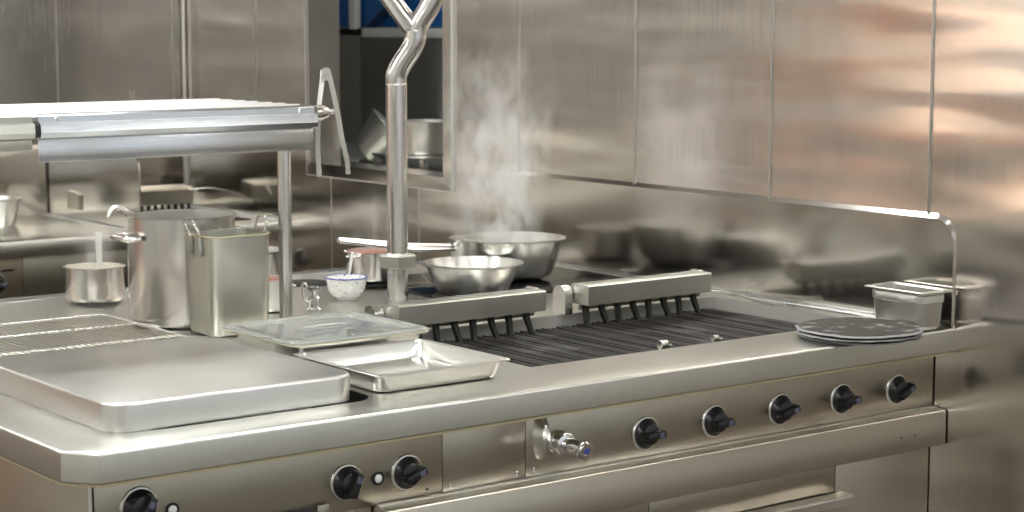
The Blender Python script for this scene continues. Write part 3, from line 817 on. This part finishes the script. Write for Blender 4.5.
# pots behind the post
c1 = (-0.893, 1.500)
t = thing('rear_pot', 'plain round steel pot with wide rim partly behind the thin post', 'pot', (*c1, ZS))
bm = B(); pot_shell(bm, c1, 0.050, 0.052, ZS, 0.994, 0.004); mesh('body', bm, [M['pot'], M['inner']], t, angle=0.5)
bm = B(); lathe(bm, [(0.0001, 1.004), (0.03, 1.0035), (0.053, 1.0005), (0.0575, 0.9985), (0.0575, 0.9965), (0.052, 0.9955), (0.0001, 0.9955)], (*c1, 0), 40); mesh('flat_lid', bm, M['pan'], t)
c1 = (-1.085, 1.155)
t = thing('sauce_tin', 'round steel tin of orange sauce behind the thin post', 'pot', (*c1, ZS))
bm = B(); pot_shell(bm, c1, 0.050, 0.052, ZS, 0.978, 0.003); mesh('body', bm, [M['pan'], M['inner']], t, angle=0.5)
bm = B(); lathe(bm, [(0.0001, 0.968), (0.0500, 0.968), (0.0500, 0.964), (0.0001, 0.964)], (*c1, 0), 40); mesh('sauce', bm, M['sauce'], t)
bm = B(); loop_handle(bm, c1, 0.052, -0.35, 0.958, 0.010, 0.016, 0.002); mesh('handle', bm, M['chrome'], t)

# small chrome tap on the range top
t = thing('small_tap', 'small chrome tap between the thin post and the speckled bowl', 'tap', (-0.998, 1.085, ZS))
tx, ty = -0.998, 1.085
bm = B(); lathe(bm, [(0.0001, 0), (0.017, 0), (0.017, 0.004), (0.0125, 0.008), (0.0115, 0.024), (0.014, 0.027), (0.014, 0.031), (0.009, 0.035), (0.008, 0.045), (0.0001, 0.045)], (tx, ty, ZS), 24); mesh('body', bm, M['chrome'], t)
bm = B(); lathe(bm, [(0.0001, 0.045), (0.011, 0.046), (0.016, 0.050), (0.016, 0.056), (0.010, 0.059), (0.0001, 0.059)], (tx, ty, ZS), 8); mesh('hand_wheel', bm, M['chrome'], t)
bm = B(); tube(bm, smooth_path([(tx-0.004, ty+0.004, ZS+0.02), (tx-0.022, ty+0.010, ZS+0.03), (tx-0.026, ty+0.012, ZS+0.055), (tx-0.020, ty+0.010, ZS+0.066), (tx-0.013, ty+0.008, ZS+0.058)], 4), 0.003, 8); mesh('spout', bm, M['chrome'], t)

# enamel bowl with spoon
bc = (-0.836, 1.197)
t = thing('enamel_bowl', 'small white enamel bowl with blue rim and blue speckles', 'bowl', (*bc, ZS))
bm = B()
lathe(bm, [(0.0001, 0.0), (0.022, 0.0), (0.023, 0.004), (0.034, 0.009), (0.044, 0.024), (0.0495, 0.046), (0.0515, 0.0545), (0.0505, 0.0555), (0.048, 0.046), (0.0425, 0.025), (0.033, 0.011), (0.0001, 0.006)], (*bc, ZS), 56)
mesh('body', bm, M['enamel'], t)
bm = B(); lathe(bm, [(0.0512, 0.0528), (0.0518, 0.0528), (0.0524, 0.0555), (0.0515, 0.0562), (0.0495, 0.0555)], (*bc, ZS), 56); mesh('blue_rim', bm, M['blue_dot'], t)
bm = B(); tube(bm, [(bc[0]+0.004, bc[1]+0.02, ZS+0.02), (bc[0]+0.004, bc[1]-0.006, ZS+0.062), (bc[0]+0.012, bc[1]-0.012, ZS+0.116)], 0.003, 8, radii=[0.003, 0.0026, 0.0042])
tag(mesh('white_spoon', bm, M['white'], None, loc=(bc[0], bc[1], ZS+0.02)), 'white spoon standing in the speckled enamel bowl', 'spoon')

# saucepan with red sauce, behind the thick pipe
c2 = (-0.647, 1.372); zb = 0.912
t = thing('red_sauce_pan', 'steel saucepan of red sauce behind the thick pipe', 'pot', (*c2, zb))
bm = B(); pot_shell(bm, c2, 0.066, 0.067, zb, 0.991, 0.005); mesh('body', bm, [M['pot'], M['inner']], t, angle=0.5)
bm = B(); lathe(bm, [(0.0001, 0.980), (0.0648, 0.980), (0.0648, 0.977), (0.0001, 0.977)], (*c2, 0), 40); mesh('sauce', bm, M['sauce'], t)
for ang in (PI+0.35, 0.35):
    bm = B(); loop_handle(bm, c2, 0.066, ang, 0.983, 0.018, 0.022, 0.0035); mesh('handle', bm, M['pot'], t)
bm = B(); lathe(bm, [(0.045, 0.9037), (0.068, 0.9037), (0.069, 0.9115), (0.045, 0.9115), (0.045, 0.9037)], (*c2, 0), 36)
tag(mesh('trivet_ring', bm, M['iron'], None, loc=(*c2, 0.9037)), 'black iron ring under the red sauce pan', 'trivet')

# long-handled pan behind the mixing bowls
c3 = (-0.235, 1.46); zb = 0.9036
t = thing('long_handled_pan', 'steel saucepan with two-part long handle behind the large bowl', 'pot', (*c3, zb))
bm = B(); pot_shell(bm, c3, 0.080, 0.084, zb, 0.9875, 0.005); mesh('body', bm, [M['pan'], M['inner']], t, angle=0.5)
bm = B()
for dy, dz, ra in ((0.006, 0.006, 0.0062), (-0.008, -0.009, 0.0052)):
    tube(bm, [(c3[0]-0.082, c3[1]+0.006+dy*0.5, 0.966+dz*0.6), (c3[0]-0.20, c3[1]+0.03+dy, 0.972+dz*0.7), (c3[0]-0.43, c3[1]+0.040+dy*0.3, 1.006+dz*0.2)], ra, 10)
mesh('handle', bm, M['pole'], t)

# mixing bowls
def bowl(name, label, c, z, rt, rb, h, flare, rim, cat='bowl'):
    prof = [(0.0001, 0), (rb, 0)]
    N_ = 8
    for k in range(1, N_+1):
        a = k/N_
        prof.append((rb+(rt-rb)*(a**flare), h*(a)))
    prof[-1] = (rt, h)
    prof += [(rt+rim*0.5, h+0.001), (rt+rim, h-0.0005), (rt+rim, h-0.003), (rt+rim*0.6, h-0.0035)]
    inner = [(rt+rim*0.6, h-0.0015), (rt-0.001, h-0.001)]
    for k in range(N_-1, 0, -1):
        a = k/N_; inner.append((rb+(rt-rb)*(a**flare)-0.0018, h*a+0.0008))
    inner += [(rb, 0.0018), (0.0001, 0.0018)]
    bm = B(); lathe(bm, prof[:-4] + prof[-4:-1] + [(rt+rim, h+0.0005)] + [(rt-0.001, h+0.0018)] + inner[2:], (c[0], c[1], z), 72)
    return tag(mesh(name, bm, M['pan'], None, loc=(c[0], c[1], z), angle=0.9), label, cat)
bowl('mixing_bowl', 'larger steel mixing bowl steaming at the back of the hob', (-0.297, 1.232), 0.9037, 0.127, 0.070, 0.109, 0.34, 0.012)
bowl('mixing_bowl', 'smaller steel bowl with sloping sides in front of the steaming one', (-0.520, 1.108), 0.9037, 0.119, 0.088, 0.072, 0.9, 0.010)

# ------------------------------------------------------------------ thick Y-shaped pipe
pc = Vector((-0.742, 1.113, 0))
px = 0.794, -0.607   # across the pipe fork
t = thing('steel_pipe', 'thick steel pipe with hexagonal collar, forking into a Y above', 'pipe', (pc.x, pc.y, ZS))
bm = B(); tube(bm, [(pc.x, pc.y, ZS), (pc.x, pc.y, 1.425)], 0.0255, 32); mesh('upright', bm, M['pole'], t)
def off(u, z): return Vector((pc.x+u*0.794, pc.y-u*0.607, z))
bm = B(); tube(bm, smooth_path([off(0, 1.4255), off(0.000, 1.444), off(0.010, 1.468), off(0.036, 1.508), off(0.046, 1.532), off(0.047, 1.553)], 5), 0.0255, 32); mesh('bend', bm, M['pole'], t)
bm = B(); tube(bm, smooth_path([off(0.050, 1.553), off(0.056, 1.570), off(0.082, 1.612), off(0.098, 1.660), off(0.10, 1.75)], 4) + [off(0.10, CEIL)], 0.0255, 32); mesh('branch', bm, M['pole'], t)
bm = B(); tube(bm, smooth_path([off(0.038, 1.560), off(-0.010, 1.625), off(-0.065, 1.71), off(-0.085, 1.80)], 4) + [off(-0.085, CEIL)], 0.0235, 28); mesh('branch', bm, M['pole'], t)
bm = B()
lathe(bm, [(0.026, 0.980), (0.042, 0.981), (0.049, 0.984), (0.049, 1.010), (0.042, 1.013), (0.030, 1.014), (0.0265, 1.018)], (pc.x, pc.y, 0), 6)
mesh('collar', bm, M['cover'], t, angle=0.3)
for z in (1.425, 1.553):
    bm = B(); c = off(0, z) if z < 1.5 else off(0.047, z)
    lathe(bm, [(0.0255, -0.0012), (0.0262, 0), (0.0255, 0.0012)], c, 32); mesh('weld', bm, M['seam'], t)

# ------------------------------------------------------------------ overhead shelf
SY, SD = 0.78, 0.40
sh = thing('overhead_shelf', 'raised aluminium slatted shelf on a thin post over the range', 'shelf', (-1.184, 0.90, ZS))
XS = -1.176; XSEAM = -1.807; XEND = -2.9
front = [(SY+0.030, 1.398), (SY+0.006, 1.397), (SY, 1.394), (SY, 1.381), (SY-0.009, 1.380), (SY-0.010, 1.373), (SY-0.012, 1.362), (SY-0.008, 1.352), (SY+0.001, 1.3485), (SY+0.030, 1.3485)]
for a, b_, mm in ((XSEAM, XS, 'alu'), (XEND, XSEAM-0.012, 'cover')):
    bm = B(); sweep_x(bm, front, a, b_); mesh('front_rail', bm, M[mm], sh, angle=0.5)
bm = B(); sweep_x(bm, [(SY+0.004, 1.384), (SY-0.006, 1.376), (SY-0.007, 1.358), (SY+0.004, 1.352)], XSEAM-0.011, XSEAM-0.001); mesh('gasket', bm, M['rubber'], sh)
bm = B(); box(bm, XSEAM, XS-0.004, SY+0.003, SY+0.006, 1.303, 1.348, 0.0005); mesh('apron', bm, M['alu'], sh)
bm = B(); box(bm, XEND, XSEAM-0.013, SY+0.003, SY+0.006, 1.328, 1.348, 0.0005); mesh('apron', bm, M['cover'], sh)
ns = 7
for k in range(ns):
    y = SY+0.036+(SD-0.05)*k/(ns-1)
    bm = B(); sweep_x(bm, [(y, 1.390), (y+0.004, 1.396), (y+0.012, 1.399), (y+0.022, 1.400), (y+0.032, 1.399), (y+0.040, 1.396), (y+0.044, 1.390)], XEND, XS-0.01)
    mesh('slat', bm, M['alu_top'], sh)
for xx in (-2.6, -1.9, XS-0.045):
    bm = B(); box(bm, xx-0.02, xx+0.02, SY+0.03, SY+SD+0.03, 1.375, 1.3895, 0.002); mesh('cross_bar', bm, M['alu'], sh)
# rounded end rail
bm = B(); lathe(bm, [(0.0001, 0.001), (0.0175, 0.001), (0.0175, 0.014), (0.016, 0.024), (0.012, 0.034), (0.0001, 0.036)], (XS, SY+0.008, 1.3815), 24, axis='X'); mesh('end_cap', bm, M['pole'], sh)
bm = B(); tube(bm, [(XS+0.034, SY+0.008, 1.383), (XS+0.050, SY+0.007, 1.383)], 0.006, 12); mesh('hook_knob', bm, M['chrome'], sh)
for xx in (-1.770, -1.214):
    bm = B(); lathe(bm, [(0.0001, -0.003), (0.003, -0.0025), (0.004, 0)], (xx, SY, 1.388), 12, axis='Y'); mesh('screw', bm, M['chrome'], sh)
bm = B(); tube(bm, [(-1.184, 0.90, ZS), (-1.184, 0.90, 1.3745)], 0.0147, 24); mesh('post', bm, M['pole'], sh)
bm = B(); lathe(bm, [(0.0148, 0), (0.030, 0), (0.030, 0.004), (0.0148, 0.007)], (-1.184, 0.90, ZS), 24); mesh('post_foot', bm, M['pole'], sh)
bm = B(); tube(bm, [(-2.5, 0.98, 0.9), (-2.5, 0.98, 1.3745)], 0.0147, 24); mesh('post', bm, M['pole'], sh)

# tongs hanging on the knob at the shelf's end
tg = thing('tongs', 'steel serving tongs hanging from the end of the raised shelf', 'tongs', (-1.155, 0.80, 1.47))
def tpt(u, z, dy=0): return Vector((-1.142+u*0.794, 0.790-u*0.607+dy, z))
tip = tpt(-0.010, 1.478)
for s_, ul, name in ((-1, [(-0.006, 1.474), (-0.011, 1.44), (-0.018, 1.40), (-0.0215, 1.345), (-0.0225, 1.30), (-0.020, 1.240)], 'arm'), (1, [(0.004, 1.474), (0.014, 1.43), (0.025, 1.375), (0.033, 1.325), (0.043, 1.280), (0.0455, 1.248)], 'arm')):
    pts = smooth_path([tpt(u, z) + (Vector((0.019, 0.025, 0))*min(1, (1.474-z)/0.06) if s_ < 0 else Vector((0, 0, 0))) for u, z in ul], 5)
    bm = B(); rings = []
    for q_, p in enumerate(pts):
        f = q_/(len(pts)-1)
        w = 0.0055 if f < 0.7 else 0.0055-0.003*(f-0.7)/0.3
        th = 0.0050+0.0008*(math.sin(q_*2.4) if f > 0.6 else 0)
        a = Vector((0.794, -0.607, 0)); b_ = Vector((0.607, 0.794, 0))
        rings.append([p-a*th-b_*w, p+a*th-b_*w, p+a*th+b_*w, p-a*th+b_*w])
    ring_loft(bm, rings, True, True, True); mesh(name, bm, M['pan'], tg)
bm = B(); a = Vector((0.794, -0.607, 0)); bb = Vector((0.607, 0.794, 0)); c = tpt(-0.001, 1.462)
R_ = []
for dpt in (-0.006, 0.006):
    R_.append([c+bb*dpt+a*u+Vector((0, 0, z)) for u, z in ((-0.010, -0.012), (0.011, -0.012), (0.0095, 0.010), (0.006, 0.016), (-0.004, 0.016), (-0.007, 0.010))])
ring_loft(bm, R_, True, True, True); mesh('hinge', bm, M['pan'], tg)
bm = B(); tube(bm, [c-bb*0.0078, c+bb*0.0078], 0.003, 10); mesh('pin', bm, M['chrome'], tg)

# ------------------------------------------------------------------ second range line at the back wall
YF = 2.863
bk = thing('rear_range', 'second stainless steel counter and range along the back wall', 'stove', (-1.6, 3.2, 0))
bm = B()
XB0, XB1 = -2.95, -0.0
pr = [(YF, 0.852), (YF, 0.894), (YF+0.002, 0.8985), (YF+0.006, 0.900), (YW-0.001, 0.900), (YW-0.001, 0.848), (YF+0.06, 0.848), (YF+0.002, 0.848)]
sweep_x(bm, pr, XB0, XB1-0.0105); mesh('worktop', bm, M['top'], bk, angle=0.5)
bm = B(); box(bm, XB0+0.05, -0.012, YF+0.085, YW-0.01, 0.1, 0.847); mesh('body', bm, M['panel'], bk)
for a, b_ in ((-2.9, -2.2), (-2.2, -0.925), (-0.925, -0.003)):
    bm = B(); box(bm, a+0.001, b_-0.001, YF+0.065, YF+0.084, 0.700, 0.847, 0.001); mesh('control_panel', bm, M['panel'], bk)
bm = B(); box(bm, -2.9, -0.006, YF+0.035, YF+0.084, 0.63, 0.698, 0.002); mesh('rail', bm, M['panel'], bk)
bm = B(); box(bm, -2.9, -0.014, YF+0.07, YF+0.084, 0.1, 0.628, 0.002); mesh('lower_panel', bm, M['panel'], bk)
bm = B(); box(bm, XB0+0.1, -0.05, YF+0.12, YW-0.05, 0.0, 0.1); mesh('plinth', bm, M['iron'], bk)
for x in (-1.012, -0.085, -1.3, -0.62, -0.33): make_knob(bk, x, YF+0.0645, 0.762, 1.4, 1.0)
bm = B(); box(bm, -0.995, -0.955, YF+0.0635, YF+0.0648, 0.800, 0.806); mesh('label_plate', bm, M['iron'], bk)
# splash partition with rounded top front corner, standing on the counter
bm = B()
z1 = 1.145; r = 0.05; y0 = YF+0.004
prf = [(YW-0.0015, 0.9005), (YW-0.0015, z1)] + [(y0+r+r*math.cos(PI/2+PI/2*k/8), z1-r+r*math.sin(PI/2+PI/2*k/8)) for k in range(9)] + [(y0, 0.9005)]
ring_loft(bm, [[(x, y, z) for y, z in prf] for x in (-0.550, -0.544)], True, True, True)
bmesh.ops.bevel(bm, geom=[e for e in bm.edges if e.calc_face_angle(0) > 1.2], offset=0.0015, segments=1, affect='EDGES')
mesh('partition', bm, M['splash'], bk)
bm = B(); box(bm, -2.9, -0.556, YW-0.010, YW-0.0015, 0.9005, 1.145, 0.003); mesh('upstand', bm, M['splash'], bk)
bm = B(); box(bm, -0.540, -0.012, YW-0.010, YW-0.0015, 0.9005, 1.145, 0.003); mesh('upstand', bm, M['splash'], bk)
bm = B(); box(bm, -0.572, -0.5505, YF+0.05, YW-0.012, 0.9003, 0.904, 0.001); mesh('bead', bm, M['pale_sheen'], bk)
bm = B(); box(bm, -0.030, -0.0115, YF+0.03, YW-0.02, 0.9003, 0.906, 0.001); mesh('bead', bm, M['pale_sheen'], bk)
# its grill: cover with claws on a black bed
bm = B(); box(bm, -0.56, -0.08, 2.98, 3.42, 0.9005, 0.904, 0.001); mesh('grill_bed', bm, M['iron'], bk)
bm = B(); sweep_x(bm, [(3.30, 0.937), (3.298, 0.985), (3.31, 0.992), (3.38, 0.998), (3.39, 0.99), (3.39, 0.937)], -0.56, -0.126); cv = mesh('grill_cover', bm, M['panel'], bk)
for k in range(16):
    x = -0.53+0.026*k
    bm = B(); box(bm, x-0.005, x+0.005, 3.302, 3.312, 0.9045, 0.936, 0.002); mesh('claw', bm, M['tooth'], cv)
bm = B(); tube(bm, smooth_path([(-0.15, 3.28, 0.985), (-0.11, 3.18, 0.995), (-0.06, 3.06, 0.975)], 5), 0.0028, 8); mesh('lift_rod', bm, M['pole'], cv)

# bowl on the back counter at the left
bowl('steel_bowl', 'small steel bowl on the far counter at the left', (-0.836, 3.30), 0.9007, 0.067, 0.042, 0.092, 0.7, 0.006)

# ------------------------------------------------------------------ behind the pass-through
def sx(bm, *a, **k): box(bm, *a, **k)
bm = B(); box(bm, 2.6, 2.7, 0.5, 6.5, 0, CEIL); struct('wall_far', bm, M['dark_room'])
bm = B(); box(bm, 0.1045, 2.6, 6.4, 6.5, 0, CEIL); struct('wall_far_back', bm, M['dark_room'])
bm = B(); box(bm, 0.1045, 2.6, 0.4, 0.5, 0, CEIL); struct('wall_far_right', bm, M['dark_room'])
t = thing('back_room_counter', 'steel shelf counter behind the pass-through opening', 'counter', (0.45, 2.8, 0))
bm = B(); box(bm, 0.106, 0.85, 1.4, 4.2, 1.058, 1.082, 0.003); mesh('worktop', bm, M['cover'], t)
bm = B(); box(bm, 0.14, 0.80, 1.45, 4.15, 0.0, 1.057); mesh('cabinet', bm, M['cover'], t)
# tall steel cabinets further back
for k, (y0, y1) in enumerate(((2.2, 3.30), (3.302, 4.4), (4.402, 5.6))):
    t = thing('steel_cabinet', 'dark steel cabinet seen through the opening', 'cabinet', (1.5, (y0+y1)/2, 0), 'cabinets behind the opening')
    bm = B(); box(bm, 1.302, 1.8, y0, y1, 0, 2.4, 0.003); mesh('body', bm, M['cover'], t)
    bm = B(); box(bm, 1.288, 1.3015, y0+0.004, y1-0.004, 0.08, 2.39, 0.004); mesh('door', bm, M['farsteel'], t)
# blue panel with steel rail
t = thing('blue_canopy', 'dark blue panel with a steel bottom rail behind the opening', 'panel', (0.8, 3.2, 1.5))
bm = B(); box(bm, 0.81, 0.83, 2.2, 4.0, 1.545, 2.3, 0.003); mesh('panel', bm, M['blue'], t)
bm = B(); box(bm, 0.775, 0.808, 2.2, 3.60, 1.506, 1.540, 0.004); mesh('rail', bm, M['pale_sheen'], t)
bm = B(); box(bm, 0.775, 0.80, 3.640, 3.690, 1.535, 2.3, 0.003); mesh('upright', bm, M['pale_sheen'], t)
bm = B(); tube(bm, [(0.79, 3.63, 1.525), (0.79, 3.76, 1.525)], 0.014, 12); mesh('hinge', bm, M['iron'], t)
bm = B(); tube(bm, [(0.800, 3.60, 1.53), (0.800, 3.30, 1.70)], 0.02, 8); mesh('strut', bm, M['blue_dark'], t)
# pots on that counter
t = thing('tilted_pot', 'steel pot tilted on its side behind the opening', 'pot', (0.33, 2.83, 1.0825))
bm = B(); pot_shell(bm, (0.33, 2.83), 0.052, 0.085, 1.09, 1.225, 0.005, n=40); bmesh.ops.rotate(bm, cent=Vector((0.33, 2.83, 1.15)), matrix=Matrix.Rotation(0.80, 3, Vector((0.607, 0.794, 0))), verts=bm.verts)
mz = min(v.co.z for v in bm.verts); bmesh.ops.translate(bm, vec=(0, 0, 1.0825-mz), verts=bm.verts)
mesh('body', bm, [M['cover'], M['inner']], t, angle=0.5)
t = thing('pot_rack', 'small steel rack with a tray behind the opening', 'rack', (0.30, 2.50, 1.0825))
bm = B(); box(bm, 0.20, 0.42, 2.36, 2.66, 1.126, 1.134, 0.003); mesh('tray', bm, M['pole'], t)
for x_, y_ in ((0.215, 2.375), (0.405, 2.375), (0.215, 2.645), (0.405, 2.645)):
    bm = B(); box(bm, x_-0.01, x_+0.01, y_-0.01, y_+0.01, 1.0825, 1.1255, 0.001); mesh('leg', bm, M['pole'], t)
t = thing('shiny_pot', 'round shiny steel pot on the rack behind the opening', 'pot', (0.31, 2.50, 1.1345))
bm = B(); pot_shell(bm, (0.31, 2.50), 0.088, 0.092, 1.1345, 1.245, 0.004, n=48); mesh('body', bm, [M['pan'], M['inner']], t, angle=0.5)
bm = B(); loop_handle(bm, (0.31, 2.50), 0.09, -1.2, 1.205, 0.02, 0.02, 0.005); mesh('handle', bm, M['iron'], t)
bm = B(); lathe(bm, [(0.0001, 0), (0.05, 0), (0.065, 0.012), (0.063, 0.014), (0.0001, 0.004)], (0.30, 2.92, 1.0828), 32)
tag(mesh('small_dish', bm, M['pan'], None, loc=(0.30, 2.92, 1.0828)), 'low steel dish left of the tilted pot', 'dish')

# ------------------------------------------------------------------ steam
def plume(name, label, c, h, r0, r1, dens, seed, lean=(0, 0), **k):
    bm = B()
    pts = [(max(r0*1.02, 0.01), 0), (r0+(r1-r0)*0.35, h*0.35), (r0+(r1-r0)*0.7, h*0.7), (r1, h)]
    lathe(bm, [(0.0001, 0)] + pts + [(0.0001, h)], c, 24)
    o = mesh(name, bm, steam_mat(name, dens, h, r0, r1, seed, **k), None, loc=c)
    tag(o, label, 'steam', kind='stuff')
    return o
plume('steam', 'steam rising from the large mixing bowl', (-0.330, 1.262, 1.014), 0.56, 0.125, 0.19, 32.0, 3.1, scale=15)
plume('steam', 'faint steam above the low saucepan', (*cs, 0.99), 0.22, 0.055, 0.09, 9.0, 9.3, scale=22)
plume('steam', 'faint steam above the red sauce pan', (*c2, 1.01), 0.16, 0.055, 0.08, 18.0, 5.3, scale=22)
